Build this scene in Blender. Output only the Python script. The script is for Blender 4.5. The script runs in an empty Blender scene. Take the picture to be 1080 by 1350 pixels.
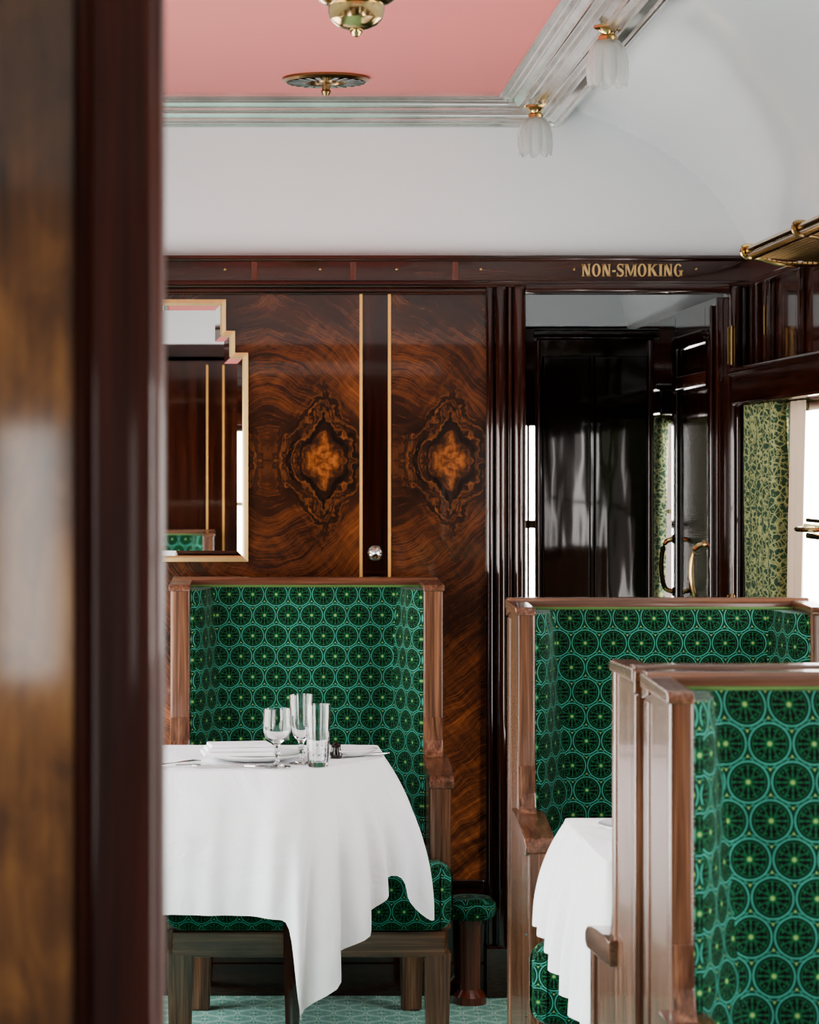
import bpy, bmesh, math, random
from mathutils import Vector, Matrix
random.seed(4)
S = bpy.context.scene
PI = math.pi
try:
    S.view_settings.view_transform = 'AgX'
    S.view_settings.look = 'AgX - Medium High Contrast'
except Exception as ex:
    print('look', ex)

# ------------------------------------------------------------------ materials
class NB:
    def __init__(s, name):
        s.m = bpy.data.materials.new(name); s.m.use_nodes = True
        s.t = s.m.node_tree; s.N = s.t.nodes; s.L = s.t.links
        s.b = s.N['Principled BSDF']
    def put(s, node, idx, v):
        if v is None: return
        if isinstance(v, bpy.types.NodeSocket): s.L.new(v, node.inputs[idx])
        else:
            i = node.inputs[idx]
            if hasattr(i.default_value, '__len__') and not hasattr(v, '__len__'): v = [v]*len(i.default_value)
            if hasattr(i.default_value, '__len__') and len(i.default_value) == 4 and len(v) == 3: v = tuple(v)+(1,)
            i.default_value = v
    def math(s, op, a, b=None, c=None, clamp=False):
        n = s.N.new('ShaderNodeMath'); n.operation = op; n.use_clamp = clamp
        s.put(n,0,a); s.put(n,1,b); s.put(n,2,c); return n.outputs[0]
    def mix(s, f, a, b, blend='MIX'):
        n = s.N.new('ShaderNodeMixRGB'); n.blend_type = blend
        s.put(n,0,f); s.put(n,1,a); s.put(n,2,b); return n.outputs[0]
    def coord(s, kind='Object'):
        n = s.N.new('ShaderNodeTexCoord'); return n.outputs[kind]
    def sep(s, v):
        n = s.N.new('ShaderNodeSeparateXYZ'); s.L.new(v, n.inputs[0]); return n.outputs
    def comb(s, x, y, z):
        n = s.N.new('ShaderNodeCombineXYZ'); s.put(n,0,x); s.put(n,1,y); s.put(n,2,z); return n.outputs[0]
    def scale(s, v, sc):
        n = s.N.new('ShaderNodeMapping'); s.L.new(v, n.inputs[0]); n.inputs['Scale'].default_value = sc; return n.outputs[0]
    def noise(s, v, scale=5, detail=3, rough=.5, dist=0):
        n = s.N.new('ShaderNodeTexNoise'); s.L.new(v, n.inputs['Vector'])
        n.inputs['Scale'].default_value = scale; n.inputs['Detail'].default_value = detail
        n.inputs['Roughness'].default_value = rough; n.inputs['Distortion'].default_value = dist
        return n.outputs[0]
    def voro(s, v, scale, feature='DISTANCE_TO_EDGE'):
        n = s.N.new('ShaderNodeTexVoronoi'); n.feature = feature; s.L.new(v, n.inputs['Vector']); n.inputs['Scale'].default_value = scale
        return n.outputs['Distance']
    def ramp(s, f, stops):
        n = s.N.new('ShaderNodeValToRGB'); s.L.new(f, n.inputs[0])
        e = n.color_ramp.elements
        while len(e) < len(stops): e.new(.5)
        for i,(p,c) in enumerate(stops):
            e[i].position = p; e[i].color = tuple(c)+(1,)
        return n.outputs[0]
    def step(s, v, lo, hi):
        n = s.N.new('ShaderNodeMapRange'); n.interpolation_type = 'SMOOTHSTEP'
        s.put(n,0,v); n.inputs[1].default_value = lo; n.inputs[2].default_value = hi
        n.inputs[3].default_value = 0; n.inputs[4].default_value = 1; return n.outputs[0]
    def bump(s, h, strength=.3, dist=.002):
        n = s.N.new('ShaderNodeBump'); s.L.new(h, n.inputs['Height'])
        n.inputs['Strength'].default_value = strength; n.inputs['Distance'].default_value = dist
        s.L.new(n.outputs[0], s.b.inputs['Normal'])
    def set(s, **k):
        names = dict(col='Base Color', rough='Roughness', metal='Metallic', coat='Coat Weight', coatr='Coat Roughness',
                     trans='Transmission Weight', ior='IOR', spec='Specular IOR Level', sheen='Sheen Weight',
                     sheenr='Sheen Roughness', alpha='Alpha')
        for a,v in k.items(): s.put(s.b, names[a], v)
        return s.m

def plain(name, col, rough=.5, metal=0, coat=0, nscale=0, namt=.1, bump=0, **kw):
    b = NB(name)
    if nscale:
        o = b.coord(); n = b.noise(o, nscale, 4)
        c = b.mix(n, tuple(x*(1-namt) for x in col), tuple(min(1,x*(1+namt)) for x in col))
        if bump: b.bump(n, bump, .002)
        b.set(col=c)
    else: b.set(col=col)
    b.set(rough=rough, metal=metal, coat=coat, coatr=.04, **kw)
    return b.m

def straight_wood(name, cols, axis='z', rough=.3, coat=.5, sc=1.0, wave=0, coatr=.08, spec=.5):
    b = NB(name); o = b.coord()
    s = {'z':(38*sc,38*sc,1.6*sc),'x':(1.6*sc,38*sc,38*sc),'y':(38*sc,1.6*sc,38*sc)}[axis]
    s2 = {'z':(210,210,5),'x':(5,210,210),'y':(210,5,210)}[axis]
    n1 = b.noise(b.scale(o, s), 1, 4, .55, 1.2)
    n2 = b.noise(b.scale(o, s2), 1, 2, .5)
    f = b.math('ADD', b.math('MULTIPLY', n1, .68), b.math('MULTIPLY', n2, .32))
    c = b.ramp(f, [(.34,cols[0]),(.5,cols[1]),(.66,cols[2])])
    if wave: b.bump(b.noise(o, 14, 2), wave, .01)
    b.set(col=c, rough=rough, coat=coat, coatr=coatr, spec=spec)
    return b.m

def veneer(name, mode, bright=1.0, kx=.52, kz=1.466, rough=.20, coatr=.02):
    """book-matched figured walnut with burl eyes; coordinates in metres on the wall"""
    b = NB(name); o = b.sep(b.coord()); x, z = o[0], o[2]
    dz = b.math('ABSOLUTE', b.math('SUBTRACT', z, kz))
    if mode == 'left':
        ax = b.math('ABSOLUTE', b.math('SUBTRACT', x, .017)); dx = b.math('SUBTRACT', ax, .155)
    else:
        ax = b.math('ABSOLUTE', b.math('SUBTRACT', x, .36)); dx = b.math('SUBTRACT', x, kx)
    fan = ax
    v = b.comb(dx, 0, dz)
    nA = b.math('SUBTRACT', b.noise(v, 5, 2), .5)
    nB_ = b.math('SUBTRACT', b.noise(v, 20, 3), .5)
    nC = b.math('SUBTRACT', b.noise(v, 80, 3), .5)
    adx = b.math('ABSOLUTE', dx)
    r = b.math('ADD', b.math('DIVIDE', adx, .105), b.math('DIVIDE', dz, .15))
    r = b.math('ADD', r, b.math('MULTIPLY', nA, .9)); r = b.math('ADD', r, b.math('MULTIPLY', nB_, .75))
    r = b.math('ADD', r, b.math('MULTIPLY', nC, .16))
    rings = b.noise(b.comb(b.math('MULTIPLY', r, 9.5), b.math('MULTIPLY', adx, 7), b.math('MULTIPLY', dz, 7)), 1, 2, .5)
    rad = b.math('SQRT', b.math('ADD', b.math('MULTIPLY', dz, dz), b.math('MULTIPLY', b.math('MULTIPLY', dx, dx), .6)))
    q = b.math('ADD', b.math('MULTIPLY', rad, .85), b.math('MULTIPLY', fan, .60))
    q = b.math('ADD', q, b.math('MULTIPLY', nA, .085)); q = b.math('ADD', q, b.math('MULTIPLY', nB_, .007))
    streak = b.noise(b.comb(b.math('MULTIPLY', q, 330), b.math('MULTIPLY', x, 12), b.math('MULTIPLY', dz, 8)), 1, 3, .6)
    mid = b.noise(b.comb(b.math('MULTIPLY', q, 70), b.math('MULTIPLY', x, 6), 7), 1, 3)
    band = b.noise(b.comb(b.math('MULTIPLY', q, 12), b.math('MULTIPLY', x, 2), 3), 1, 2)
    curl = b.noise(b.comb(b.math('MULTIPLY', b.math('SUBTRACT', dz, b.math('MULTIPLY', fan, 1.3)), 34), b.math('MULTIPLY', q, 7), 1), 1, 2)
    big = b.noise(v, 3.4, 3)
    g = b.math('ADD', b.math('ADD', b.math('MULTIPLY', streak, .32), b.math('MULTIPLY', mid, .22)), b.math('MULTIPLY', band, .34))
    g = b.math('ADD', g, b.math('MULTIPLY', curl, .12)); g = b.math('ADD', g, b.math('MULTIPLY', nC, .06))
    outer = b.ramp(g, [(.37,(.007,.0024,.0014)),(.45,(.030,.0098,.0045)),(.53,(.078,.026,.0095)),(.67,(.20,.072,.024))])
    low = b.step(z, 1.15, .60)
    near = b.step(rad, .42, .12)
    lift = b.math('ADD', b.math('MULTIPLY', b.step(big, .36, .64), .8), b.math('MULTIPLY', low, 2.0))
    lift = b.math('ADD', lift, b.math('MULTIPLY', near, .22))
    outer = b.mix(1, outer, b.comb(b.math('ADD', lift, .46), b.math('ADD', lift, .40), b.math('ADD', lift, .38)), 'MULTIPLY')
    eye = b.ramp(rings, [(.38,(.005,.002,.001)),(.46,(.028,.009,.004)),(.55,(.092,.032,.011)),(.70,(.19,.068,.022))])
    wob = b.math('MULTIPLY', nB_, .03)
    cells = b.step(b.voro(b.comb(b.math('ADD', dx, wob), 0, b.math('ADD', dz, wob)), 32), .0, .18)
    eye = b.mix(b.math('MULTIPLY', b.math('SUBTRACT', 1, cells), .5), eye, (.008,.003,.001))
    hn = b.noise(v, 60, 4)
    heart = b.mix(b.step(r, .60, .20), eye, b.mix(b.step(hn,.35,.65), (.09,.028,.009), (.29,.10,.028)))
    c = b.mix(b.step(r, 1.85, 1.10), outer, heart)
    c = b.mix(1, c, (bright,bright*.96,bright*.94), 'MULTIPLY')
    b.set(col=c, rough=rough, coat=1, coatr=coatr)
    return b.m

def fabric(name, a=.0625, ring=(.058,.275,.205), base=(.003,.036,.018), dark=(.001,.005,.004), leaf=(.013,.108,.040),
           dot=(.24,.37,.12), rough=.85):
    b = NB(name); uv = b.sep(b.coord('UV')); u, v = uv[0], uv[1]
    h = a*math.sqrt(3)
    def cell(ou, ov):
        fu = b.math('SUBTRACT', b.math('FRACT', b.math('ADD', b.math('DIVIDE', u, a), ou)), .5)
        fv = b.math('SUBTRACT', b.math('FRACT', b.math('ADD', b.math('DIVIDE', v, h), ov)), .5)
        fv = b.math('MULTIPLY', fv, math.sqrt(3))
        d = b.math('SQRT', b.math('ADD', b.math('MULTIPLY', fu, fu), b.math('MULTIPLY', fv, fv)))
        return fu, fv, d
    f1, g1, d1 = cell(0.25, 0.25); f2, g2, d2 = cell(0.75, 0.75)
    sel = b.math('LESS_THAN', d2, d1)
    def pick(p, q): return b.math('ADD', b.math('MULTIPLY', p, b.math('SUBTRACT', 1, sel)), b.math('MULTIPLY', q, sel))
    d = b.math('MINIMUM', d1, d2); fu = pick(f1, f2); fv = pick(g1, g2)
    th = b.math('ARCTAN2', fv, fu)
    def band(dd, c0, w):
        return b.step(b.math('ABSOLUTE', b.math('SUBTRACT', dd, c0)), w*1.35, w*.65)
    sp = b.math('ABSOLUTE', b.math('SINE', b.math('MULTIPLY', th, 6)))
    col = b.mix(b.step(d, .40, .385), base, leaf)
    wedge = b.math('MULTIPLY', b.step(sp, .16, .46), b.math('MULTIPLY', b.step(d, .385, .365), b.step(d, .085, .11)))
    col = b.mix(wedge, col, dark)
    sp2 = b.math('ABSOLUTE', b.math('COSINE', b.math('MULTIPLY', th, 4)))
    petal = b.math('MULTIPLY', b.step(sp2, .70, .92), b.math('MULTIPLY', b.step(d, .22, .19), b.step(d, .09, .12)))
    col = b.mix(b.math('MULTIPLY', petal, .85), col, leaf)
    sp3 = b.math('ABSOLUTE', b.math('COSINE', b.math('MULTIPLY', th, 8)))
    beads = b.math('MULTIPLY', b.step(sp3, .55, .85), band(d, .315, .024))
    col = b.mix(b.math('MULTIPLY', beads, .85), col, leaf)
    col = b.mix(b.math('MULTIPLY', band(d, .464, .019), .95), col, ring)
    col = b.mix(b.math('MULTIPLY', band(d, .425, .014), .85), col, dark)
    dm = b.math('MAXIMUM', d1, d2)
    col = b.mix(b.math('MULTIPLY', band(dm, .545, .012), .7), col, ring)
    col = b.mix(b.step(d, .06, .04), col, dot)
    col = b.mix(b.step(d, .548, .562), col, dot)
    n = b.noise(b.comb(b.math('MULTIPLY', u, 900), b.math('MULTIPLY', v, 900), 0), 1, 2)
    big = b.noise(b.comb(b.math('MULTIPLY', u, 14), b.math('MULTIPLY', v, 14), 0), 1, 2)
    col = b.mix(.35, col, b.mix(n, (0,0,0), (1,1,1)), 'OVERLAY')
    col = b.mix(.35, col, b.mix(big, (.1,.1,.1), (.9,.9,.9)), 'OVERLAY')
    b.bump(n, .35, .001)
    b.set(col=col, rough=rough, sheen=.12, sheenr=.35, spec=.2)
    return b.m

M = {}
M['mahog'] = straight_wood('mahogany_gloss', [(.006,.0015,.001),(.024,.0052,.0027),(.058,.014,.0065)], 'z', .10, .9, .6, 0, .03)
M['mahog_x'] = straight_wood('mahogany_gloss_horizontal', [(.006,.0016,.001),(.024,.006,.0035),(.055,.015,.007)], 'x', .12, .7, .6, 0, .04)
M['mahog_y'] = straight_wood('mahogany_gloss_side', [(.012,.003,.002),(.040,.010,.0055),(.08,.022,.010)], 'y', .10, .8, .6, 0, .04)
M['mahogF'] = straight_wood('mahogany_foreground', [(.014,.003,.0015),(.060,.011,.006),(.14,.030,.014)], 'z', .5, .22, .3, .12, .08, .25)
b = NB('black_lacquer_wood'); o = b.coord(); b.bump(b.noise(b.scale(o,(9,9,2.0)), 1, 2), .16, .012)
M['black'] = b.set(col=b.mix(b.noise(o,12,3),(.003,.0015,.0012),(.007,.0035,.0025)), rough=.05, coat=.2, coatr=.02)
M['wal'] = straight_wood('walnut_satin', [(.045,.018,.0095),(.130,.057,.030),(.26,.130,.074)], 'z', .27, .45)
M['wal_x'] = straight_wood('walnut_satin_rail', [(.045,.017,.0085),(.110,.047,.024),(.21,.098,.054)], 'x', .25, .45)
M['wal_y'] = straight_wood('walnut_satin_arm', [(.045,.017,.0085),(.110,.047,.024),(.21,.098,.054)], 'y', .25, .45)
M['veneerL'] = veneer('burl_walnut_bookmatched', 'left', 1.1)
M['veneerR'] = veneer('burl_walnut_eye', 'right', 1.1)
b = NB('burl_walnut_foreground'); o = b.coord()
wv = b.noise(b.scale(o,(7,7,2.6)), 1, 3, .5, 1.4); cl = b.noise(b.scale(o,(26,26,11)), 1, 4, .6, .8); st = b.noise(b.scale(o,(120,120,8)), 1, 2)
f = b.math('ADD', b.math('ADD', b.math('MULTIPLY', wv, .55), b.math('MULTIPLY', cl, .30)), b.math('MULTIPLY', st, .15))
zz = b.sep(o)[2]
cc = b.ramp(f, [(.36,(.045,.017,.008)),(.46,(.16,.062,.022)),(.56,(.34,.145,.048)),(.68,(.50,.25,.09))])
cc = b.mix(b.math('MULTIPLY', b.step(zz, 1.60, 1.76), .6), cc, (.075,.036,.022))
b.bump(b.noise(o, 10, 2), .12, .004)
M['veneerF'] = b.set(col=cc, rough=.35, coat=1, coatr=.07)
M['inlay'] = plain('satinwood_inlay', (.66,.37,.12), .3, 0, .3, 30, .1)
M['fabric'] = fabric('green_moquette')
M['carpet'] = fabric('mint_carpet', .085, (.66,.82,.71), (.23,.53,.43), (.13,.37,.30), (.38,.64,.49), (.7,.78,.45), .95)
M['piping'] = plain('lime_piping', (.09,.19,.05), .7, 0, 0, 60, .2)
M['white'] = plain('white_enamel_ceiling', (.72,.75,.775), .22, 0, .7, 3, .02)
M['pink'] = plain('coral_ceiling_paint', (.66,.20,.19), .6, 0, 0, 3, .03)
M['brass'] = plain('polished_brass', (.52,.38,.18), .15, 1, 0, 40, .15)
M['brassd'] = plain('aged_brass', (.26,.17,.085), .28, 1, 0, 40, .2)
M['gold'] = plain('gilt_lettering', (.74,.52,.24), .35, .7, 0, 60, .1)
b = NB('white_linen'); o = b.coord(); n = b.noise(o, 7, 4, .55, .6); n2 = b.noise(b.scale(o,(900,900,900)),1,1)
b.bump(b.math('ADD', n, b.math('MULTIPLY', n2, .02)), .6, .025)
M['linen'] = b.set(col=b.mix(n,(.85,.85,.87),(.90,.90,.91)), rough=.8, sheen=.1)
M['china'] = plain('white_china', (.82,.82,.82), .12, 0, .6, 8, .02)
M['steel'] = plain('silver_cutlery', (.7,.7,.7), .15, 1, 0, 50, .05)
g = NB('clear_glass'); gn = g.noise(g.coord(), 20, 1)
M['glass'] = g.set(col=g.mix(gn,(.97,.99,.99),(1,1,1)), rough=0, trans=1, ior=1.45)
g = NB('frosted_glass'); gn = g.noise(g.coord(), 90, 2); g.bump(gn,.2,.001)
M['frost'] = g.set(col=g.mix(gn,(.80,.83,.81),(.92,.93,.92)), rough=.25, trans=.75, ior=1.35)
g = NB('silver_leaf'); o = g.coord(); gn = g.noise(o, 9, 2, .5)
M['silver'] = g.set(col=g.ramp(gn,[(.3,(.66,.64,.62)),(.7,(.86,.83,.80))]), rough=.18, metal=.88)
g = NB('mirror_silvering'); gn = g.noise(g.coord(), 4, 1)
M['mirror'] = g.set(col=g.mix(gn,(.86,.88,.87),(.90,.91,.90)), rough=.0, metal=1)
g = NB('curtain_print'); o = g.coord(); w = g.noise(o, 220, 2)
v1 = g.voro(o, 110, 'F1'); v2 = g.voro(o, 50)
f = g.math('ADD', g.math('MULTIPLY', g.step(g.math('ADD', v1, g.math('MULTIPLY', w, .5)), .78, .92), .6), g.math('MULTIPLY', g.step(v2, .08, .04), .8), clamp=True)
M['curtain'] = g.set(col=g.mix(f,(.010,.045,.022),(.27,.29,.13)), rough=.8)
M['lining'] = plain('curtain_lining_cream', (.60,.48,.37), .8, 0, 0, 10, .05)
M['redwood'] = straight_wood('red_mahogany_post', [(.05,.010,.005),(.11,.024,.011),(.18,.042,.018)], 'z', .2, .8)

# ------------------------------------------------------------------ mesh builder
class MB:
    def __init__(s): s.bm = bmesh.new(); s.mats = []
    def mi(s, m):
        if m not in s.mats: s.mats.append(m)
        return s.mats.index(m)
    def merge(s, t, m, mat=None):
        i = s.mi(m)
        for f in t.faces: f.material_index = i
        if mat is not None: bmesh.ops.transform(t, matrix=mat, verts=t.verts)
        bmesh.ops.recalc_face_normals(t, faces=t.faces)
        me = bpy.data.meshes.new('tmp'); t.to_mesh(me); s.bm.from_mesh(me); bpy.data.meshes.remove(me); t.free()
    def box(s, x0,x1,y0,y1,z0,z1, m, bev=0, seg=2, mat=None):
        t = bmesh.new(); bmesh.ops.create_cube(t, size=1)
        for v in t.verts:
            v.co = Vector(((x0+x1)/2+v.co.x*(x1-x0), (y0+y1)/2+v.co.y*(y1-y0), (z0+z1)/2+v.co.z*(z1-z0)))
        if bev: bmesh.ops.bevel(t, geom=list(t.edges), offset=bev, segments=seg, profile=.5, affect='EDGES')
        s.merge(t, M[m], mat); return s
    def prism(s, pts, axis, a, c, m, bev=0, seg=2, mat=None):
        t = bmesh.new()
        def P(p, w): return {'x':(w,p[0],p[1]),'y':(p[0],w,p[1]),'z':(p[0],p[1],w)}[axis]
        A = [t.verts.new(P(p,a)) for p in pts]; B = [t.verts.new(P(p,c)) for p in pts]
        t.faces.new(A); t.faces.new(B[::-1]); n = len(pts)
        for i in range(n): t.faces.new((A[i],B[i],B[(i+1)%n],A[(i+1)%n]))
        if bev: bmesh.ops.bevel(t, geom=list(t.edges), offset=bev, segments=seg, profile=.5, affect='EDGES')
        s.merge(t, M[m], mat); return s
    def lathe(s, prof, c, m, seg=32, flute=0, nfl=8, flf=None, mat=None, scal=None):
        t = bmesh.new(); rows = []
        for k,(r,z) in enumerate(prof):
            row = []
            for i in range(seg):
                a = 2*PI*i/seg
                rr = r
                if flute: rr = r*(1+flute*(flf[k] if flf else 1)*(2*abs(math.cos(nfl*a/2))-1.2))
                dz_ = 0 if not scal else -scal[k]*abs(math.cos(nfl*a/2))**.7
                row.append(t.verts.new((c[0]+rr*math.cos(a), c[1]+rr*math.sin(a), c[2]+z+dz_)))
            rows.append(row)
        for k in range(len(rows)-1):
            for i in range(seg):
                j = (i+1)%seg; t.faces.new((rows[k][i],rows[k][j],rows[k+1][j],rows[k+1][i]))
        bmesh.ops.remove_doubles(t, verts=t.verts, dist=1e-6)
        s.merge(t, M[m], mat); return s
    def tube(s, pts, r, m, seg=8, rfun=None, closed=False):
        t = bmesh.new(); rows = []; n = len(pts); pts = [Vector(p) for p in pts]
        for i,p in enumerate(pts):
            if closed: d = pts[(i+1)%n]-pts[i-1]
            else: d = pts[min(i+1,n-1)]-pts[max(i-1,0)]
            d.normalize(); up = Vector((0,0,1)) if abs(d.z)<.9 else Vector((1,0,0))
            a = d.cross(up).normalized(); c = a.cross(d).normalized()
            rr = r if rfun is None else r*rfun(i/(n-1))
            rows.append([t.verts.new(p+a*rr*math.cos(2*PI*k/seg)+c*rr*math.sin(2*PI*k/seg)) for k in range(seg)])
        for i in range(n if closed else n-1):
            A = rows[i]; B = rows[(i+1)%n]
            for k in range(seg): t.faces.new((A[k],A[(k+1)%seg],B[(k+1)%seg],B[k]))
        if not closed: t.faces.new(rows[0][::-1]); t.faces.new(rows[-1])
        s.merge(t, M[m]); return s
    def grid(s, rows, m, closed=False):
        t = bmesh.new(); R = [[t.verts.new(p) for p in r] for r in rows]; n = len(R[0])
        for k in range(len(R)-1):
            for i in range(n if closed else n-1):
                j = (i+1)%n; t.faces.new((R[k][i],R[k][j],R[k+1][j],R[k+1][i]))
        i_ = s.mi(M[m])
        for f in t.faces: f.material_index = i_
        me = bpy.data.meshes.new('tmp'); t.to_mesh(me); s.bm.from_mesh(me); bpy.data.meshes.remove(me); t.free(); return s
    def done(s, name, parent=None, loc=(0,0,0), rotz=0, uv=False, angle=35, wn=True):
        me = bpy.data.meshes.new(name)
        s.bm.to_mesh(me); s.bm.free()
        for m in s.mats: me.materials.append(m)
        if uv:
            ul = me.uv_layers.new(name='UVMap')
            for p in me.polygons:
                n = p.normal; ax = max(range(3), key=lambda i: abs(n[i])*(1.0 if i!=0 else .9))
                for li in p.loop_indices:
                    co = me.vertices[me.loops[li].vertex_index].co
                    ul.data[li].uv = {0:(co.y,co.z),1:(co.x,co.z),2:(co.x,co.y)}[ax]
        me.polygons.foreach_set('use_smooth', [True]*len(me.polygons))
        me.set_sharp_from_angle(angle=math.radians(angle))
        ob = bpy.data.objects.new(name, me); S.collection.objects.link(ob)
        if parent: ob.parent = parent
        ob.location = loc; ob.rotation_euler = (0,0,rotz)
        if wn:
            w = ob.modifiers.new('wn','WEIGHTED_NORMAL'); w.keep_sharp = True
        return ob
def empty(name, loc=(0,0,0), rotz=0):
    e = bpy.data.objects.new(name, None); e.empty_display_size = .1
    S.collection.objects.link(e); e.location = loc; e.rotation_euler = (0,0,rotz); return e

# ------------------------------------------------------------------ room constants
XL, XR, XC = -1.02, 1.36, .17
YW = 7.583
YB, YE = -1.5, 10.3

mb = MB(); mb.box(XL-.1, XR+.1, YB-.05, YE+.1, -.06, 0, 'carpet'); mb.done('floor', uv=True, wn=False)

half = [(0,2.50),(.47,2.492),(.60,2.462),(.70,2.425),(.80,2.385),(.88,2.343),(.95,2.303),(1.02,2.25),(1.08,2.19),(1.13,2.12),(1.165,2.05),(1.19,1.95)]
def cat(P, n=5):
    out = []
    for i in range(len(P)-1):
        p0 = P[max(i-1,0)]; p1 = P[i]; p2 = P[i+1]; p3 = P[min(i+2,len(P)-1)]
        for k in range(n):
            t = k/n
            out.append(tuple(.5*((2*p1[j])+(-p0[j]+p2[j])*t+(2*p0[j]-5*p1[j]+4*p2[j]-p3[j])*t*t+(-p0[j]+3*p1[j]-3*p2[j]+p3[j])*t**3) for j in range(len(p1))))
    out.append(P[-1]); return out
hp = cat(half)
prof = [(XC-x, z) for x,z in reversed(hp)] + [(XC+x, z) for x,z in hp[1:]]
outer = [(XC+(x-XC)*1.04, z+.05) for x,z in prof]
mb = MB(); mb.prism(prof+outer[::-1], 'y', YB, YE, 'white'); mb.done('ceiling', wn=False, angle=25)
PX0, PX1, PYE, PZ = -.30, .64, 7.43, 2.456
mb = MB(); mb.box(PX0-.01, PX1+.01, 2.1, PYE+.01, PZ, PZ+.02, 'pink'); mb.done('ceiling_panel', wn=False)
cp = [(0,2.456),(0,2.446)]
steps = [(.012,2.444),(.026,2.438),(.050,2.428),(.064,2.420),(.078,2.414),(.104,2.404),(.118,2.398),(.132,2.393),(.160,2.386)]
for i,(uu,zz_) in enumerate(steps):
    w_ = (.009 if i not in (2,5,8) else .018)
    for k in range(5):
        a_ = PI*k/4
        cp.append((uu-w_/2*math.cos(a_)+w_/2, zz_-.006*math.sin(a_)+(.004 if k in (0,4) else 0)))
cp += [(.182,2.392),(.182,2.47)]
Y0c = 2.1
rows = []
for u,z in cp:
    ue = u*.15/.182
    rows.append([(PX0-u,Y0c,z),(PX0-u,PYE+ue,z),(PX1+u,PYE+ue,z),(PX1+u,Y0c,z)])
mb = MB(); mb.grid(rows, 'silver'); mb.done('trim_1', wn=False, angle=40)

# ------------------------------------------------------------------ end wall
mb = MB()
T = .07
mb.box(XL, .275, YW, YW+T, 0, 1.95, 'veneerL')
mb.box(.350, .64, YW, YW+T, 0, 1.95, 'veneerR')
mb.box(.275, .350, YW, YW+T, 0, 1.95, 'mahog')
mb.box(.269, .277, YW-.002, YW+.01, .3, 1.95, 'inlay')
mb.box(.347, .355, YW-.002, YW+.01, .3, 1.95, 'inlay')
mb.box(.64, .72, YW, YW+T, 0, 1.95, 'mahog')
mb.box(1.281, XR, YW, YW+T, 0, 1.95, 'mahog')
mb.box(XL, XR, YW, YW+T, 1.95, 2.03, 'mahog_x')
mb.box(XL-.05, XR+.05, YW, YW+T, 2.02, 2.55, 'white')
mb.done('wall_end', wn=False)
mb = MB()
mb.box(XL, .612, YW-.014, YW, 0, .30, 'mahog_x', .003); mb.box(XL, .612, YW-.022, YW, .295, .318, 'mahog_x', .006)
mb.box(XL, .612, YW-.024, YW, 0, .09, 'mahog_x', .004)
mb.done('baseboard_end')

mb = MB()
mb.box(XL, XR-.02, YW-.028, YW, 1.955, 2.018, 'mahog_x', .004)
mb.box(XL, XR-.02, YW-.040, YW, 2.012, 2.028, 'mahog_x', .005)
mb.box(XL, XR-.02, YW-.036, YW, 1.940, 1.958, 'mahog_x', .005)
mb.box(XL, .62, YW-.016, YW, 1.922, 1.942, 'mahog_x', .004)
for x in (-.02,.25,.53):
    mb.box(x-.008,x+.008, YW-.0295, YW-.02, 1.960,2.010,'redwood')
for x in (-.10,.16,.37,.60,.855,1.19):
    mb.lathe([(0,0),(.004,0),(.003,.002),(0,.003)], (0,0,0), 'brass', 10, mat=Matrix.Translation((x,YW-.028,1.99))@Matrix.Rotation(PI/2,4,'X'))
mb.done('trim_3')

def letters(text, h, sx):
    polys = []; x = 0
    def rect(a,b_,c,d): return [(a,c),(b_,c),(b_,d),(a,d)]
    def stem(X,w): return [rect(X,X+w,0,1), rect(X-.07,X+w+.07,0,.06), rect(X-.07,X+w+.07,.94,1)]
    def ring(cx, a0, a1, n=28):
        out = []
        for i in range(n):
            A = a0+(a1-a0)*i/n; B = a0+(a1-a0)*(i+1)/n
            o = lambda t: (cx+.40*math.cos(t), .5+.52*math.sin(t)); q = lambda t: (cx+.19*math.cos(t), .5+.44*math.sin(t))
            out.append([o(A),o(B),q(B),q(A)])
        return out
    for ch in text:
        L = []; w = .9
        if ch=='N': L = stem(.1,.12)+stem(.66,.12)+[[(.06,1),(.34,1),(.78,0),(.56,0)]]; w=.95
        if ch=='O': L = ring(.44,0,2*PI); w=.93
        if ch=='-': L = [rect(.05,.36,.36,.50)]; w=.44
        if ch=='I': L = stem(.12,.22); w=.48
        if ch=='K': L = stem(.1,.22)+[[(.28,.42),(.28,.56),(.70,1),(.86,1)],[(.36,.56),(.52,.70),(.97,0),(.68,0)],rect(.62,.92,.94,1),rect(.62,1.0,0,.06)]; w=1.02
        if ch=='M': L = stem(.1,.10)+stem(.88,.21)+[[(.08,1),(.34,1),(.66,.05),(.52,.05)],[(.52,.05),(.64,.05),(1.0,1),(.86,1)]]; w=1.2
        if ch=='G': L = ring(.44,.22*PI,1.72*PI)+[rect(.58,.80,.06,.46),rect(.50,.88,.42,.48)]; w=.95
        if ch=='S':
            P = cat([(.60,.80),(.54,.92),(.36,.97),(.17,.90),(.14,.72),(.28,.58),(.48,.46),(.60,.32),(.55,.12),(.36,.03),(.16,.09),(.08,.24)],3)
            for i in range(len(P)-1):
                a,b2 = P[i],P[i+1]; dx,dy=b2[0]-a[0],b2[1]-a[1]; l=math.hypot(dx,dy) or 1
                t = i/len(P); wd = .04+.075*math.exp(-((t-.5)/.22)**2); nx,ny=-dy/l*wd,dx/l*wd
                L.append([(a[0]+nx,a[1]+ny),(b2[0]+nx,b2[1]+ny),(b2[0]-nx,b2[1]-ny),(a[0]-nx,a[1]-ny)])
            L += [rect(.57,.64,.72,1),rect(.04,.11,0,.30)]; w=.74
        for p in L: polys.append([((x+a)*sx, c*h) for a,c in p])
        x += w
    return polys, x*sx
pl, wt = letters('NON-SMOKING', .034, .0305)
mb = MB()
sc = .280/wt
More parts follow.
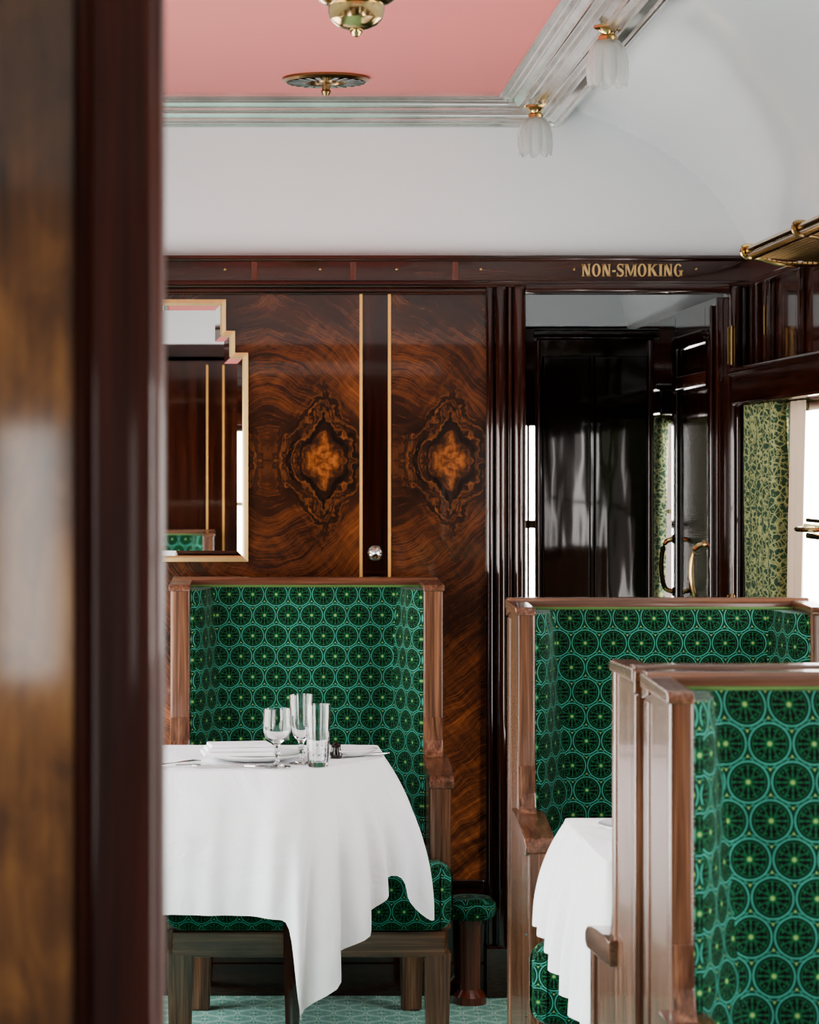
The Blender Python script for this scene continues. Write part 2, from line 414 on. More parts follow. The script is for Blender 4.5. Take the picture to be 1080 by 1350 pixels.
for p in pl: mb.prism([(.875+a*sc, 1.970+c) for a,c in p], 'y', YW-.0315, YW-.0275, 'gold')
mb.done('non_smoking_lettering', wn=False)

# door frame
mb = MB()
def column(mb, x, w, y, dep, z0, z1):
    mb.box(x, x+w, y-dep, y, z0, z1, 'mahog', min(w,dep)*.35, 3)
for x,w,d in ((.615,.022,.030),(.640,.030,.045),(.672,.016,.028),(.690,.030,.05)): column(mb, x, w, YW, d, .0, 1.945)
mb.box(.610,.725,YW-.055,YW,0,.14,'mahog',.006)
for x,w,d in ((1.281,.030,.05),(1.312,.018,.03),(1.331,.028,.04)): column(mb, x, w, YW, d, 0, 1.945)
mb.box(.72,1.281,YW-.045,YW+.06,1.925,1.950,'mahog_x',.006)
mb.box(.718,.726,YW,YW+T,0,1.93,'mahog',.002)
mb.done('trim_4')

# open door leaf, folded back into the vestibule
mb = MB()
mb.box(1.262,1.298,7.66,8.44,.02,1.92,'mahog',.004)
mb.box(1.250,1.262,7.70,7.78,.06,1.90,'mahog',.005); mb.box(1.250,1.262,8.34,8.42,.06,1.90,'mahog',.005)
mb.box(1.250,1.262,7.78,8.34,1.80,1.90,'mahog',.005); mb.box(1.250,1.262,7.78,8.34,1.68,1.72,'redwood',.005)
mb.box(1.250,1.262,7.78,8.34,.06,.2,'mahog',.005); mb.box(1.250,1.262,7.78,8.34,.95,1.02,'mahog',.005)
for z in (1.73, 1.0, .3):
    mb.box(1.270,1.292,YW-.058,YW-.052,z,z+.10,'brass',.002)
    mb.tube([(1.281,YW-.060,z-.003),(1.281,YW-.060,z+.103)], .006, 'brass', 10)
for X,Y in ((1.249,7.80),(1.249,8.38)):
    mb.tube(cat([(X,Y,1.23),(X-.026,Y,1.215),(X-.036,Y,1.15),(X-.026,Y,1.085),(X,Y,1.07)],5), .0075,'brass',10)
    for z in (1.23,1.07): mb.lathe([(0,0),(.015,0),(.012,.006),(0,.008)],(0,0,0),'brass',16,mat=Matrix.Translation((X+.003,Y,z))@Matrix.Rotation(-PI/2,4,'Y'))
mb.done('door_1')

mb = MB(); mt = Matrix.Translation((.312,YW,1.212))@Matrix.Rotation(PI/2,4,'X')
mb.lathe([(0,.0),(.021,.0),(.021,.005),(.017,.009),(.015,.006),(.011,.007),(.010,.011),(.004,.013),(0,.013)], (0,0,0),'steel',28,mat=mt)
for k in range(8):
    a=k*PI/4; mb.lathe([(0,.0),(.0025,0),(.002,.003),(0,.003)],(.0135*math.cos(a),.0135*math.sin(a),.006),'brass',8,mat=mt)
mb.done('lock_rosette')

# stepped art-deco mirror
def mirror_outline(o):
    xr = [(-.037+o,1.189-o),(-.037+o,1.762+o),(-.073+o,1.762+o),(-.073+o,1.822+o),(-.098+o,1.822+o),(-.098+o,1.908+o)]
    c = -.42
    return xr + [(2*c-x,z) for x,z in reversed(xr)]
O, I, I2 = mirror_outline(0), mirror_outline(-.011), mirror_outline(-.030)
mb = MB()
def ringp(A,B,ya,yb,m):
    t = bmesh.new(); n=len(A)
    a=[t.verts.new((x,ya,z)) for x,z in A]; b_=[t.verts.new((x,yb,z)) for x,z in B]
    for i in range(n): t.faces.new((a[i],a[(i+1)%n],b_[(i+1)%n],b_[i]))
    mb.merge(t, M[m])
ringp(O,O,YW,YW-.016,'gold'); ringp(O,I,YW-.016,YW-.018,'gold'); ringp(I,I,YW-.018,YW-.006,'gold')
ringp(I,I2,YW-.006,YW-.010,'mirror')
t = bmesh.new(); t.faces.new([t.verts.new((x,YW-.010,z)) for x,z in I2]); mb.merge(t, M['mirror'])
mb.done('wall_mirror', wn=False, angle=1)

# ------------------------------------------------------------------ side walls
def side_wall(name, X, sgn, wins, mats='mahog_y'):
    mb = MB(); a, c = sorted((X, X+sgn*.08))
    ys = [YB]+[v for w in wins for v in w[:2]]+[YE]
    for i in range(0, len(ys), 2): mb.box(a, c, ys[i], ys[i+1], 0, 1.97, mats)
    for (y0,y1,z0,z1) in wins:
        mb.box(a, c, y0, y1, 0, z0, mats); mb.box(a, c, y0, y1, z1, 1.97, mats)
    mb.done(name, wn=False)
RW = [(-.9,.6,.8,1.62),(2.3,3.6,.60,1.62),(3.95,5.25,.60,1.62),(5.75,7.40,.60,1.617),(8.95,9.65,.80,1.62)]  # hidden sills set low to bring more light down to the floor
LW = [(-.9,.6,.8,1.62),(2.3,3.7,.50,1.62),(3.95,5.35,.40,1.62),(5.6,7.25,.40,1.62),(8.2,9.4,.8,1.62)]  # unseen side: sills lowered and last (vestibule) window added for light
side_wall('wall_right', XR, 1, RW); side_wall('wall_left', XL, -1, LW)
wi = 1
for X, sgn, W in ((XR,1,RW),(XL,-1,LW)):
    for (y0,y1,z0,z1) in W:
        mb = MB(); xa, xb = sorted((X-sgn*.012, X+sgn*.05)); f=.03
        mb.box(xa,xb,y0,y0+f,z0,z1,'mahog',.004); mb.box(xa,xb,y1-f,y1,z0,z1,'mahog',.004)
        mb.box(xa,xb,y0,y1,z1-f,z1,'mahog_y',.004); mb.box(xa,xb,y0,y1,z0-.01,z0+f,'mahog_y',.004)
        xm = X+sgn*.03
        mb.box(xm-.006,xm+.006,y0+f,y1-f,1.29,1.305,'brass',.003)
        mb.done('window_%d'%wi); wi += 1
        L = bpy.data.lights.new('daylight_portal','AREA'); L.shape='RECTANGLE'; L.size=y1-y0; L.size_y=z1-z0
        L.cycles.is_portal = True
        ob = bpy.data.objects.new('window_daylight', L); S.collection.objects.link(ob)
        ob.location = (X+sgn*.10,(y0+y1)/2,(z0+z1)/2)
        ob.rotation_euler = (PI/2, 0, PI/2 if sgn>0 else -PI/2)

mb = MB()
for y0,y1 in ((5.65,7.50),(8.85,9.75)):
    mb.box(XR-.085,XR,y0,y1,1.615,1.70,'mahog_y',.008); mb.box(XR-.095,XR,y0,y1,1.695,1.715,'mahog_y',.006)
mb.box(XR-.028,XR,2.1,YW,1.955,2.018,'mahog_y',.004); mb.box(XR-.04,XR,2.1,YW,2.012,2.028,'mahog_y',.005); mb.box(XR-.036,XR,2.1,YW,1.94,1.958,'mahog_y',.005)
for y in (7.36,7.30,6.9,5.7): mb.box(XR-.02,XR,y,y+.03,1.715,1.945,'mahog',.005)
mb.box(XR-.024,XR-.018,7.345,7.36,1.80,1.88,'brass',.002)
mb.box(XR-.03,XR,7.44,YW,0,1.95,'mahog',.006)
mb.done('trim_5')
mb = MB()
mb.box(XL,XL+.028,2.1,YW,1.94,2.02,'mahog_y',.004); mb.box(XL,XL+.05,5.5,7.4,1.615,1.71,'mahog_y',.006)
mb.done('trim_6')

def curtain(name, X, y0, y1, z0, z1, m, n=8, amp=.022, pinch=0, lin=0):
    mb = MB(); rows = []; K = 22; N = 140
    for k in range(K+1):
        t = k/K; z = z1+(z0-z1)*t; r = []
        g = 1-pinch*math.sin(min(1,t*1.1)*PI/2)
        for i in range(N+1):
            s = i/N; ph = s*2*PI*n+.6*math.sin(3*t)
            y = y1-(y1-y0)*s*g + .35*(y1-y0)/n*math.sin(2*ph)*.35
            r.append((X+amp*math.sin(ph)*(1-.15*t)+.004*math.sin(s*31+t*5), y, z))
        rows.append(r)
    mb.grid(rows, m)
    if lin:
        rows = []
        for k in range(K+1):
            t = k/K; z = z1+(z0-z1)*t; g = 1-pinch*math.sin(min(1,t*1.1)*PI/2)
            ye = y1-(y1-y0)*g
            rows.append([(X+.012+.008*math.sin(j*1.9+t), ye-.19*j/8+.01, z) for j in range(9)])
        mb.grid(rows, 'lining')
    ob = mb.done(name, wn=False, angle=80)
    so = ob.modifiers.new('s','SOLIDIFY'); so.thickness = .002
curtain('window_curtain', XR-.050, 6.90, 7.36, .66, 1.612, 'curtain', 5, .030, .10, 1)
curtain('window_curtain', XR-.046, 9.02, 9.62, .75, 1.612, 'curtain', 5, .026, .1)
curtain('window_curtain', XR-.046, 5.78, 6.0, .66, 1.612, 'curtain', 4, .020, .1)
mb = MB()
mb.tube(cat([(1.345,6.50,1.30),(1.30,6.52,1.30),(1.28,6.58,1.30),(1.29,6.64,1.30),(1.335,6.68,1.30)],5), .006, 'brass', 10)
mb.box(1.32,1.345,6.50,6.70,1.275,1.29,'brass',.004); mb.box(1.32,1.345,6.50,6.70,1.315,1.325,'brass',.003)
mb.done('curtain_tieback')

# ------------------------------------------------------------------ vestibule
mb = MB()
mb.box(XL,.90,YE-.06,YE,0,1.97,'mahog'); mb.box(1.12,XR,YE-.06,YE,0,1.97,'mahog')
mb.box(.90,1.12,YE-.06,YE,0,.95,'mahog'); mb.box(.90,1.12,YE-.06,YE,1.60,1.97,'mahog'); mb.box(.90,1.12,YE-.04,YE-.02,1.22,1.25,'brass')
mb.box(.985,.995,YE-.05,YE-.03,.95,1.60,'mahog')
mb.box(XL-.05,XR+.05,YE-.06,YE,1.96,2.55,'white'); mb.done('wall_back', wn=False)
mb = MB()
a,c,y0,y1 = .828,1.165,8.25,8.95
mb.prism([(a,y0),(c,y0),(c,y1),(1.02,y1)],'z',0,1.83,'black',.003)
mb.prism([(a-.02,y0-.03),(c+.02,y0-.03),(c+.02,y1),(1.02,y1)],'z',1.83,1.86,'black',.004)
for x0,x1 in ((a+.01,a+.155),(a+.165,c-.01)):
    for z0,z1 in ((.12,.85),(.92,1.78)):
        mb.box(x0,x1,y0-.012,y0,z0,z1,'black',.006,3)
mb.box(c-.012,c+.006,y0-.012,y0+.02,0,1.83,'mahog',.005); mb.box(a-.01,a+.005,y0-.012,y0+.02,0,1.83,'mahog',.005)
mb.lathe([(0,0),(.01,0),(.008,.02),(.013,.03),(0,.035)],(0,0,0),'brass',16,mat=Matrix.Translation((a+.19,y0-.012,1.02))@Matrix.Rotation(PI/2,4,'X'))
mb.done('lacquered_cupboard')

# ------------------------------------------------------------------ foreground partition
YP = 2.0
mb = MB()
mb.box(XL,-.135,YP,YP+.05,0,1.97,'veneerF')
mb.box(XL,-.085,YP+.03,YP+.07,0,1.97,'mahog')
mb.box(-.262,-.254,YP+.068,YP+.073,.1,1.93,'inlay'); mb.box(-.185,-.177,YP+.068,YP+.073,.1,1.93,'inlay')
mb.box(.86,XR,YP,YP+.07,0,1.97,'mahog')
mb.box(XL,XR,YP,YP+.07,1.95,2.03,'mahog_x'); mb.box(XL-.05,XR+.05,YP,YP+.07,2.03,2.55,'white')
mb.done('wall_partition', wn=False)
mb = MB()
mb.prism([(-.136,YP+.02),(-.136,YP-.004),(-.1325,YP-.010),(-.128,YP-.012),(-.1245,YP-.009),(-.123,YP-.003),(-.119,YP-.004),(-.084,YP-.004),(-.080,YP-.001),(-.078,YP+.006),(-.074,YP+.010),(-.072,YP+.016),(-.072,YP+.07),(-.09,YP+.08),(-.10,YP+.08)],'z',0,1.96,'mahogF')
mb.prism([(.86,YP-.02),(.90,YP-.02),(.90,YP+.08),(.86,YP+.08)],'z',0,1.96,'mahog',.008)
mb.done('trim_7', wn=False, angle=22)
mb = MB()
mb.box(XL,-.52,YB,YB+.06,0,2.0,'mahog'); mb.box(-.40,XR,YB,YB+.06,0,2.0,'mahog')
mb.box(-.52,-.40,YB,YB+.06,0,1.03,'mahog'); mb.box(-.52,-.40,YB,YB+.06,1.53,2.0,'mahog')
mb.box(XL-.05,XR+.05,YB,YB+.06,2.0,2.55,'white')
mb.done('wall_front', wn=False)

# ------------------------------------------------------------------ armchairs
def chair(loc, face_cam=True, w=.70, solid=False, pw=.048):
    e = empty('wing_armchair', loc, PI if face_cam else 0)   # local +y = forward
    H = 1.140; t = pw-.006; hw = w/2
    for sx in (-1,1):
        mb = MB()
        base = 0.0 if solid else .235
        pr = [(0,base),(.53,base),(.53,.64),(.50,.665),(.40,.672),(.31,.685),(.278,.72),(.268,.78),(.262,H-.012),(.250,H),(0,H)]
        x0, x1 = sorted((sx*hw, sx*(hw-t)))
        mb.prism(pr,'x',x0,x1,'wal',.005,2)
        xa, xb = sorted((sx*(hw+.014), sx*(hw-.050)))
        arm = [(.230,.704),(.30,.702),(.38,.696),(.46,.688),(.53,.678),(.550,.668)]
        mb.prism(arm+[(.552,.648),(.53,.640),(.235,.660)],'x',xa,xb,'wal_y',.005,2)
        mb.prism([(.262,.69),(.32,.695),(.295,.712),(.281,.74),(.275,.80),(.262,.80)],'x',*sorted((sx*(hw+.002), sx*(hw-pw+.002))),'wal',.002,1)
        xa, xb = sorted((sx*(hw+.006), sx*(hw-.048)))
        mb.box(xa,xb,.50,.548,base+(0 if solid else .06),.655,'wal',.007,2)
        xa, xb = sorted((sx*(hw+.004), sx*(hw-pw)))
        mb.box(xa,xb,.235,.272,.70,H-.002,'wal',.007,2)
        if solid:
            mb.box(*sorted((sx*(hw+.008), sx*(hw-.01))),.0,.5,0,.10,'wal_y',.004)
            mb.box(*sorted((sx*(hw+.003), sx*(hw-.01))),.002,.05,.09,H-.03,'wal',.004)
        mb.done('side_frame', e)
    mb = MB()
    mb.box(-hw+.01,hw-.01,0.001,.03,.25,H-.01,'wal',.004)
    mb.prism([(-.004,H-.03),(-.006,H+.004),(.004,H+.014),(.045,H+.014),(.055,H+.004),(.055,H-.02)],'x',-hw-.005,hw+.005,'wal_x',.004)
    for sx in (-1,1):
        xa, xb = sorted((sx*(hw+.008), sx*(hw-pw)))
        mb.prism([(.0,H-.012),(.0,H+.010),(.266,H+.004),(.276,H-.004),(.276,H-.014)],'x',xa,xb,'wal_y',.004)
    mb.done('back_frame', e)
    mb = MB(); wi_ = hw-t+.002; rows = []; K = 16
    for k in range(K+1):
        q = k/K; z = .40+(H-.012-.40)*q
        yb = .165-.075*q; ins = .105-.04*q; yf = .262
        if q > .93: yb -= .03*((q-.93)/.07)**2; yf -= .012*((q-.93)/.07)**2
        half_ = cat([(wi_,.02),(wi_,yf-.012),(wi_-.010,yf),(wi_-.026,yf-.012),(wi_-.045,yf-.05),(wi_-ins+.006,yb+.022),(wi_-ins-.02,yb+.002),(wi_*.4,yb+.008),(0,yb+.010)],4)
        rows.append([(x,y,z) for x,y in half_]+[(-x,y,z) for x,y in reversed(half_[:-1])])
    mb.grid(rows,'fabric',closed=True)
    t_ = bmesh.new(); t_.faces.new([t_.verts.new(p) for p in rows[-1]]); mb.merge(t_, M['fabric'])
    mb.done('wing_upholstery', e, uv=True, wn=False, angle=70)
    mb = MB()
    z2 = H-.010
    P = [(-wi_+.002,.266,.70),(-wi_+.002,.266,z2-.01),(-wi_+.002,.262,z2),(-wi_+.002,.058,z2),(wi_-.002,.058,z2),(wi_-.002,.262,z2),(wi_-.002,.266,z2-.01),(wi_-.002,.266,.70)]
    mb.tube(P, .004, 'piping', 8); mb.done('piping', e, wn=False)
    mb = MB()
    mb.prism([(-wi_,.08),(-wi_,.515),(-hw-.006,.545),(-hw-.008,.60),(-hw+.03,.625),(hw-.03,.625),(hw+.008,.60),(hw+.006,.545),(wi_,.515),(wi_,.08)],'z',.300,.470,'fabric',.038,5)
    mb.done('seat_cushion', e, uv=True, wn=False, angle=60)
    mb = MB()
    mb.box(-hw+.01,hw-.01,.55,.600,.235,.300,'wal_x',.006); mb.box(-hw+.01,hw-.01,.02,.56,.26,.305,'wal_x',.004)
    if not solid:
        for sx in (-1,1):
            for (ya,yc) in ((.535,.600),(.03,.085)):
                xo = hw+.002 if ya>.3 else hw-.035
                a_, c_ = sorted((sx*xo, sx*(xo-.066)))
                tt = bmesh.new(); bmesh.ops.create_cube(tt,size=1)
                for v in tt.verts:
                    k = 1 if v.co.z>0 else .82
                    v.co = Vector(((a_+c_)/2+v.co.x*(c_-a_)*k,(ya+yc)/2+v.co.y*(yc-ya)*k, .125+v.co.z*.25))
                bmesh.ops.bevel(tt, geom=list(tt.edges), offset=.005, segments=2, affect='EDGES'); mb.merge(tt,M['wal'])
    else:
        mb.prism([(.50,.02),(.545,.02),(.575,.235),(.50,.235)],'x',-hw+t,hw-t,'fabric',.004)
    mb.done('seat_base', e, uv=True)
    return e
chair((.117,7.43,0), True, .70)
chair((.895,6.27,0), True, .67, True, .036)
chair((.895,4.03,0), True, .67, True, .030)
chair((.895,4.115,0), False, .67, True, .036)
chair((-.56,2.13,0), False, .67)

mb = MB()
mb.lathe([(0,0),(.045,0),(.045,.02),(.030,.04),(.032,.21),(.042,.235),(0,.235)],(.563,7.46,0),'redwood',28)
mb.lathe([(0,0),(.060,0),(.068,.008),(.071,.025),(.068,.042),(.055,.055),(0,.062)],(.563,7.46,.232),'fabric',36)
mb.done('upholstered_stool', uv=True, wn=False)

# ------------------------------------------------------------------ tables
def cloth(name, keys, parent, zt=.752, seed=1, amp=.010, lam=.11, hot=None):
    rnd = random.Random(seed); n = len(keys); samp = []
    for i in range(n):
        a = keys[i]; b_ = keys[(i+1)%n]
        d = math.hypot(b_[0]-a[0], b_[1]-a[1]); m = max(6, int(d/.008))
        for k in range(m):
            t = k/m; top = [a[j]+(b_[j]-a[j])*t for j in (0,1)]
            hem = [a[j]+(b_[j]-a[j])*t for j in (2,3,4)]
            samp.append((top,hem))
    N = len(samp)
    def sm(vals, it):
        for _ in range(it): vals = [[(vals[i-1][j]+2*vals[i][j]+vals[(i+1)%N][j])/4 for j in range(len(vals[0]))] for i in range(N)]
        return vals
    tops = sm([s[0] for s in samp], 4); hems = sm([s[1] for s in samp], 3)
    acc = 0; rows = []; arc = []
    for i in range(N):
        arc.append(acc); acc += math.hypot(tops[(i+1)%N][0]-tops[i][0], tops[(i+1)%N][1]-tops[i][1])+.35*math.hypot(hems[(i+1)%N][0]-hems[i][0], hems[(i+1)%N][1]-hems[i][1])
    nk = round(acc/lam); ph = [rnd.uniform(-.8,.8) for _ in range(7)]
    K = 34
    for k in range(K+1):
        t = k/K; r = []
        for i in range(N):
            T_, Hm = tops[i], hems[i]
            dx = tops[(i+1)%N][0]-tops[i-1][0]; dy = tops[(i+1)%N][1]-tops[i-1][1]; l = math.hypot(dx,dy) or 1
            nx, ny = dy/l, -dx/l
            s = 2*PI*arc[i]/acc
            w = math.sin(s*nk+ph[0]+.9*math.sin(s*3+ph[1]))*.5+math.sin(s*(nk//2)+ph[2])*.5
            w += .20*math.sin(s*nk*2.0+ph[3]+2*math.sin(s*2+ph[4])+t*2.0)
            if hot:
                hh = math.exp(-((T_[0]-hot[0])**2+(T_[1]-hot[1])**2)/hot[2]**2)
                w += hh*2.2*math.sin(arc[i]*2*PI/.105+1.4*t+.4)*min(1,t*2.2)
            drop = max(0,(zt-Hm[2]-.30)/.2)
            e_ = 1-(1-t)**2.2
            off = amp*(1+.5*min(1.5,drop))*w*t**.8
            x = T_[0]+(Hm[0]-T_[0])*e_+nx*off; y = T_[1]+(Hm[1]-T_[1])*e_+ny*off
            z = zt+(Hm[2]-zt)*t - (.004 if k else 0)
            r.append((x,y,z))
        rows.append(r)
    mb = MB(); mb.grid(rows,'linen',closed=True)
    t_ = bmesh.new(); t_.faces.new([t_.verts.new(p) for p in rows[0]]); mb.merge(t_, M['linen'])
    bmesh.ops.remove_doubles(mb.bm, verts=mb.bm.verts, dist=1e-5)
    return mb.done(name, parent, wn=False, angle=75)

e = empty('dining_table')
mb = MB()
mb.prism([(-.52,6.34),(.095,6.34),(.285,6.62),(.285,6.91),(-.52,6.91)],'z',.715,.748,'mahog_x',.004)
mb.box(-.44,.10,6.42,6.78,.64,.715,'mahog_x',.004)
for x in (-.40,.072):
    for y in (6.46,6.74):
        mb.lathe([(0,0),(.012,0),(.018,.25),(.025,.70),(0,.70)],(x,y,0),'mahog',4)
mb.done('table_frame', e)
cloth('tablecloth', [
 (-.53,6.33,-.56,6.25,.30),(-.45,6.33,-.46,6.27,.43),(-.20,6.33,-.20,6.265,.437),(0,6.33,.0,6.26,.433),(.06,6.33,.065,6.245,.425),
 (.10,6.335,.085,6.215,.18),(.15,6.405,.195,6.30,.33),(.205,6.485,.272,6.40,.445),(.25,6.55,.310,6.47,.505),
 (.292,6.62,.405,6.56,.365),(.295,6.75,.385,6.72,.48),(.29,6.92,.35,6.94,.48),(.0,6.92,0,6.94,.48),(-.53,6.92,-.56,6.95,.44)], e, seed=3, amp=.010, lam=.17, hot=(.18,6.45,.16))

e2 = empty('dining_table')
mb = MB()
mb.prism([(.62,4.90),(1.33,4.90),(1.33,5.46),(.62,5.46)],'z',.715,.748,'mahog_x',.004)
for y in (5.0,5.36): mb.lathe([(0,0),(.014,0),(.02,.25),(.027,.715),(0,.715)],(.72,y,0),'mahog',4)
mb.done('table_frame', e2)
cloth('tablecloth', [
 (1.335,4.89,1.34,4.83,.46),(.70,4.89,.70,4.83,.44),(.61,4.89,.60,4.85,.36),(.605,5.00,.578,4.99,.44),(.605,5.12,.572,5.12,.47),(.605,5.25,.558,5.25,.52),(.605,5.40,.548,5.40,.55),(.60,5.48,.540,5.50,.545),
 (.72,5.48,.72,5.53,.56),(1.335,5.48,1.34,5.53,.56)], e2, seed=8, amp=.009, lam=.15, hot=(.6,5.2,.3))

# ------------------------------------------------------------------ tableware
ZT = .7535
def plate(x,y,r,name='dinner_plate'):
    mb = MB(); mb.lathe([(0,.004),(r*.5,.003),(r*.55,.001),(r*.62,.002),(r*.97,.014),(r,.016),(r*.985,.018),(r*.68,.008),(r*.6,.006),(0,.006)],(x,y,ZT),'china',56)
    mb.done(name, wn=False)
plate(-.02,6.56,.125); plate(.205,6.66,.075,'side_plate'); plate(.75,5.25,.11)
mb = MB(); A = Matrix.Translation((-.055,6.52,ZT+.016))@Matrix.Rotation(.12,4,'Z')
mb.box(-.085,.085,-.05,.05,0,.010,'linen',.003,mat=A); mb.box(-.078,.082,-.045,.045,.010,.020,'linen',.0045,mat=A)
mb.box(-.070,.075,-.04,.04,.020,.028,'linen',.003,mat=A@Matrix.Rotation(.05,4,'Z')); mb.done('folded_napkin')
def cutlery(kind, x, y, rot):
    A = Matrix.Translation((x,y,ZT+.003))@Matrix.Rotation(rot,4,'Z'); mb = MB()
    if kind=='knife':
        mb.prism([(-.10,-.005),(-.02,-.004),(0,-.008),(.10,-.007),(.115,.002),(.10,.007),(-.02,.004),(-.10,.006)],'z',0,.003,'steel',.0008,1,mat=A)
    else:
        mb.prism([(-.10,-.006),(-.09,-.007),(.02,-.003),(.045,-.011),(.055,-.011),(.055,.011),(.045,.011),(.02,.003),(-.09,.007),(-.10,.006)],'z',0,.003,'steel',.0008,1,mat=A)
        for k in range(4): mb.box(.054,.095,-.011+k*.0062,-.0075+k*.0062,0,.003,'steel',mat=A)
    mb.done('table_'+kind, wn=False)
cutlery('knife',-.10,6.405,.06); cutlery('fork',-.06,6.385,-.04); cutlery('fork',-.21,6.43,.9); cutlery('knife',.21,6.62,.5)
def glass(name, prof, x, y, **k):
    mb = MB(); mb.lathe(prof,(x,y,ZT),'glass',48,**k); mb.done(name, wn=False, angle=60)
gob = [(0,0),(.031,0),(.032,.002),(.012,.006),(.005,.012),(.0045,.026),(.009,.032),(.0045,.038),(.0045,.048),(.010,.056),(.026,.066),(.032,.082),(.033,.10),(.031,.135),
       (.0295,.135),(.0315,.10),(.0305,.083),(.024,.069),(.008,.060),(0,.059)]
flu = [(0,0),(.029,0),(.030,.002),(.010,.006),(.0045,.014),(.0045,.03),(.009,.036),(.0045,.043),(.007,.052),(.019,.066),(.025,.09),(.026,.12),(.029,.162),
       (.0275,.162),(.0245,.12),(.0235,.09),(.017,.069),(.005,.058),(0,.057)]
tum = [(0,0),(.022,0),(.0235,.002),(.025,.03),(.0275,.09),(.029,.145),(.0275,.145),(.0262,.09),(.0235,.03),(.021,.012),(0,.011)]
glass('water_goblet', gob, .036, 6.40); glass('wine_glass', flu, .093, 6.47)
glass('glass_tumbler', tum, .131, 6.405, flute=.03, nfl=16, flf=[1]*5+[.2]+[0]*5)
mb = MB(); mb.lathe([(0,0),(.014,0),(.016,.01),(.011,.022),(.012,.03),(.006,.036),(0,.038)],(.178,6.60,ZT),'black',24); mb.done('pepper_pot', wn=False)

# ------------------------------------------------------------------ ceiling fittings
mb = MB()
mb.lathe([(0,0),(.113,0),(.113,-.006),(.104,-.012),(.090,-.009),(.086,-.005),(.070,-.006),(.066,-.012),(.052,-.012),(.048,-.006),(.03,-.006),(.026,-.014),(.012,-.017),(.010,-.030),(.014,-.036),(.008,-.046),(0,-.047)],(.167,7.15,PZ),'brassd',56)
for k in range(24):
    a=2*PI*k/24; mb.box(-.006,.006,.054,.102,-.0135,-.004,'black',mat=Matrix.Translation((.167,7.15,PZ))@Matrix.Rotation(a,4,'Z'))
mb.done('ceiling_ventilator', wn=False, angle=30)
mb = MB()
mb.lathe([(0,0),(.075,0),(.075,-.01),(.05,-.02),(.042,-.04),(.04,-.10),(.052,-.115),(.064,-.125),(.066,-.15),(.058,-.158),(.060,-.165),(.067,-.17),(.067,-.184),(.058,-.19),(.050,-.193),
          (.050,-.203),(.046,-.218),(.036,-.228),(.022,-.234),(.012,-.236),(.011,-.241),(.006,-.247),(0,-.249)],(.167,4.87,PZ),'brass',48)
for k in range(3):
    a=2*PI*k/3+.3; mb.tube([(.167+r*math.cos(a),4.87+r*math.sin(a),PZ+z) for r,z in ((.062,-.12),(.073,-.14),(.074,-.165),(.062,-.18))],.005,'brass',8)
mb.done('ceiling_lamp', wn=False, angle=30)
for (x,y) in ((.727,7.33),(.752,6.0),(.752,4.66),(-.41,6.0),(-.41,4.66)):
    mb = MB(); z0 = 2.408
    mb.lathe([(0,0),(.030,0),(.030,-.006),(.018,-.012),(.016,-.020),(.021,-.024),(.021,-.032),(.014,-.036),(0,-.036)],(x,y,z0),'brass',28)
    pr = [(.012,-.028),(.026,-.034),(.037,-.050),(.043,-.076),(.0435,-.100),(.040,-.118),(.037,-.117),(.0405,-.099),(.040,-.076),(.034,-.052),(.024,-.038),(.010,-.032)]
    mb.lathe(pr,(x,y,z0),'frost',96,flute=.10,nfl=8,flf=[0,.3,.7,1,1,1,1,1,1,.7,.3,0],scal=[0,0,0,0,.004,.016,.016,.004,0,0,0,0])
    mb.done('tulip_ceiling_light', wn=False, angle=50)

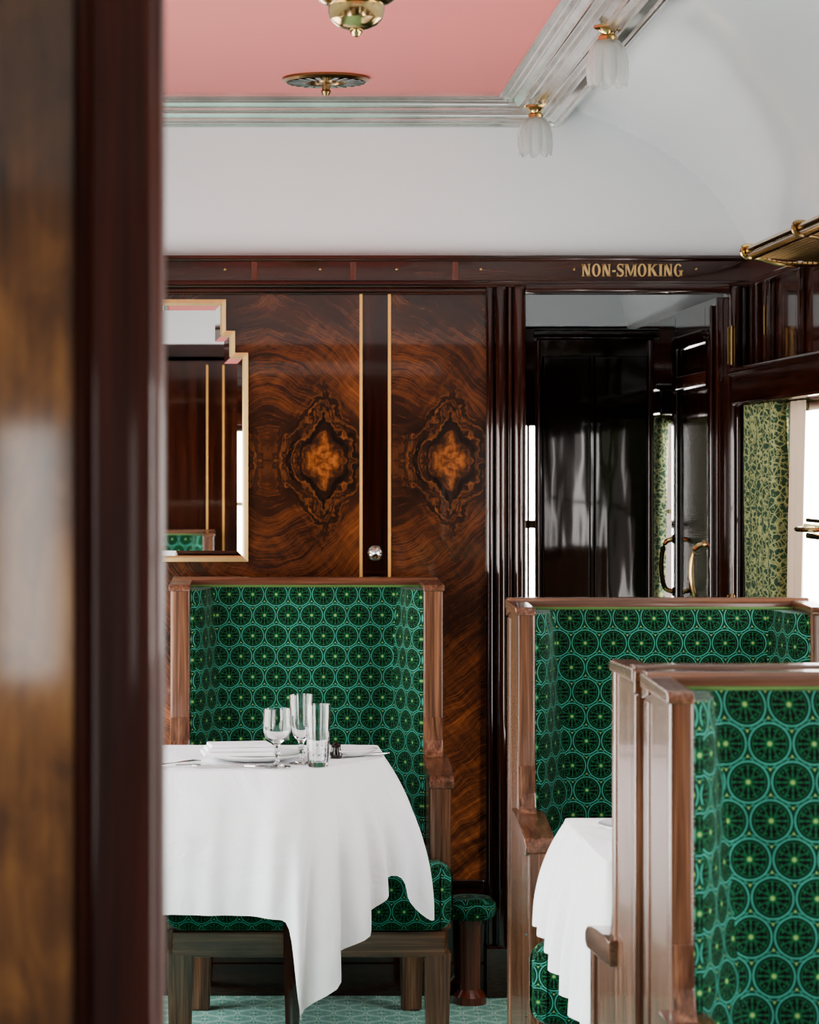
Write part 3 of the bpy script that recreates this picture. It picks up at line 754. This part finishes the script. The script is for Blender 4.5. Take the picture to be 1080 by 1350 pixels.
mb = MB(); Ya, Yb = 6.42, 5.2; Xf, zf, zb = 1.130, 1.952, 1.922
mb.tube([(Xf,Ya,zf),(Xf,Yb,zf)],.008,'brass',12); mb.tube([(Xf+.012,Ya,zf-.018),(Xf+.012,Yb,zf-.018)],.004,'brass',10)
mb.tube([(1.34,Ya,zb),(1.34,Yb,zb)],.006,'brassd',10)
for y in (Ya,5.8,Yb):
    mb.tube(cat([(Xf+.012,y,zf+.010),(Xf-.006,y,zf+.010),(Xf-.012,y,zf),(Xf-.004,y,zf-.014),(Xf+.03,y,zf-.018),(1.22,y,zb-.002),(1.35,y,zb)],6),.006,'brass' if y!=5.8 else 'brassd',10)
for i in range(17):
    t = (i+1)/18; mb.tube([(Xf+(1.34-Xf)*t,Ya,zf-.012+(zb-zf+.012)*t),(Xf+(1.34-Xf)*t,Yb,zf-.012+(zb-zf+.012)*t)],.0018,'brassd',5)
for i in range(110):
    y = Ya-(Ya-Yb)*(i+.5)/110; mb.tube([(Xf,y,zf-.012),(1.34,y,zb)],.0018,'brassd',5)
mb.done('luggage_rack', wn=False)

# ------------------------------------------------------------------ world
W = bpy.data.worlds.new('sky'); S.world = W; W.use_nodes = True
nt = W.node_tree; bg = nt.nodes['Background']
tc = nt.nodes.new('ShaderNodeTexCoord'); sp = nt.nodes.new('ShaderNodeSeparateXYZ'); rp = nt.nodes.new('ShaderNodeValToRGB')
nt.links.new(tc.outputs['Generated'], sp.inputs[0]); nt.links.new(sp.outputs[2], rp.inputs[0]); nt.links.new(rp.outputs[0], bg.inputs[0])
rp.color_ramp.elements[0].position = 0; rp.color_ramp.elements[0].color = (.90,.86,.82,1)
rp.color_ramp.elements[1].position = .4; rp.color_ramp.elements[1].color = (.92,.95,1,1)
bg.inputs[1].default_value = 9.2

# ------------------------------------------------------------------ camera
cam = bpy.data.cameras.new('camera'); co = bpy.data.objects.new('camera', cam); S.collection.objects.link(co)
co.location = (0,0,1.45); co.rotation_euler = (PI/2,0,0)
cam.sensor_fit = 'VERTICAL'; cam.sensor_height = 36; cam.sensor_width = 28.8
cam.lens = 3640/1350*36
cam.shift_x = 195/1350; cam.shift_y = -60/1350
cam.clip_start = .05; cam.clip_end = 60
cam.dof.use_dof = True; cam.dof.focus_distance = 6.5; cam.dof.aperture_fstop = 10
S.camera = co
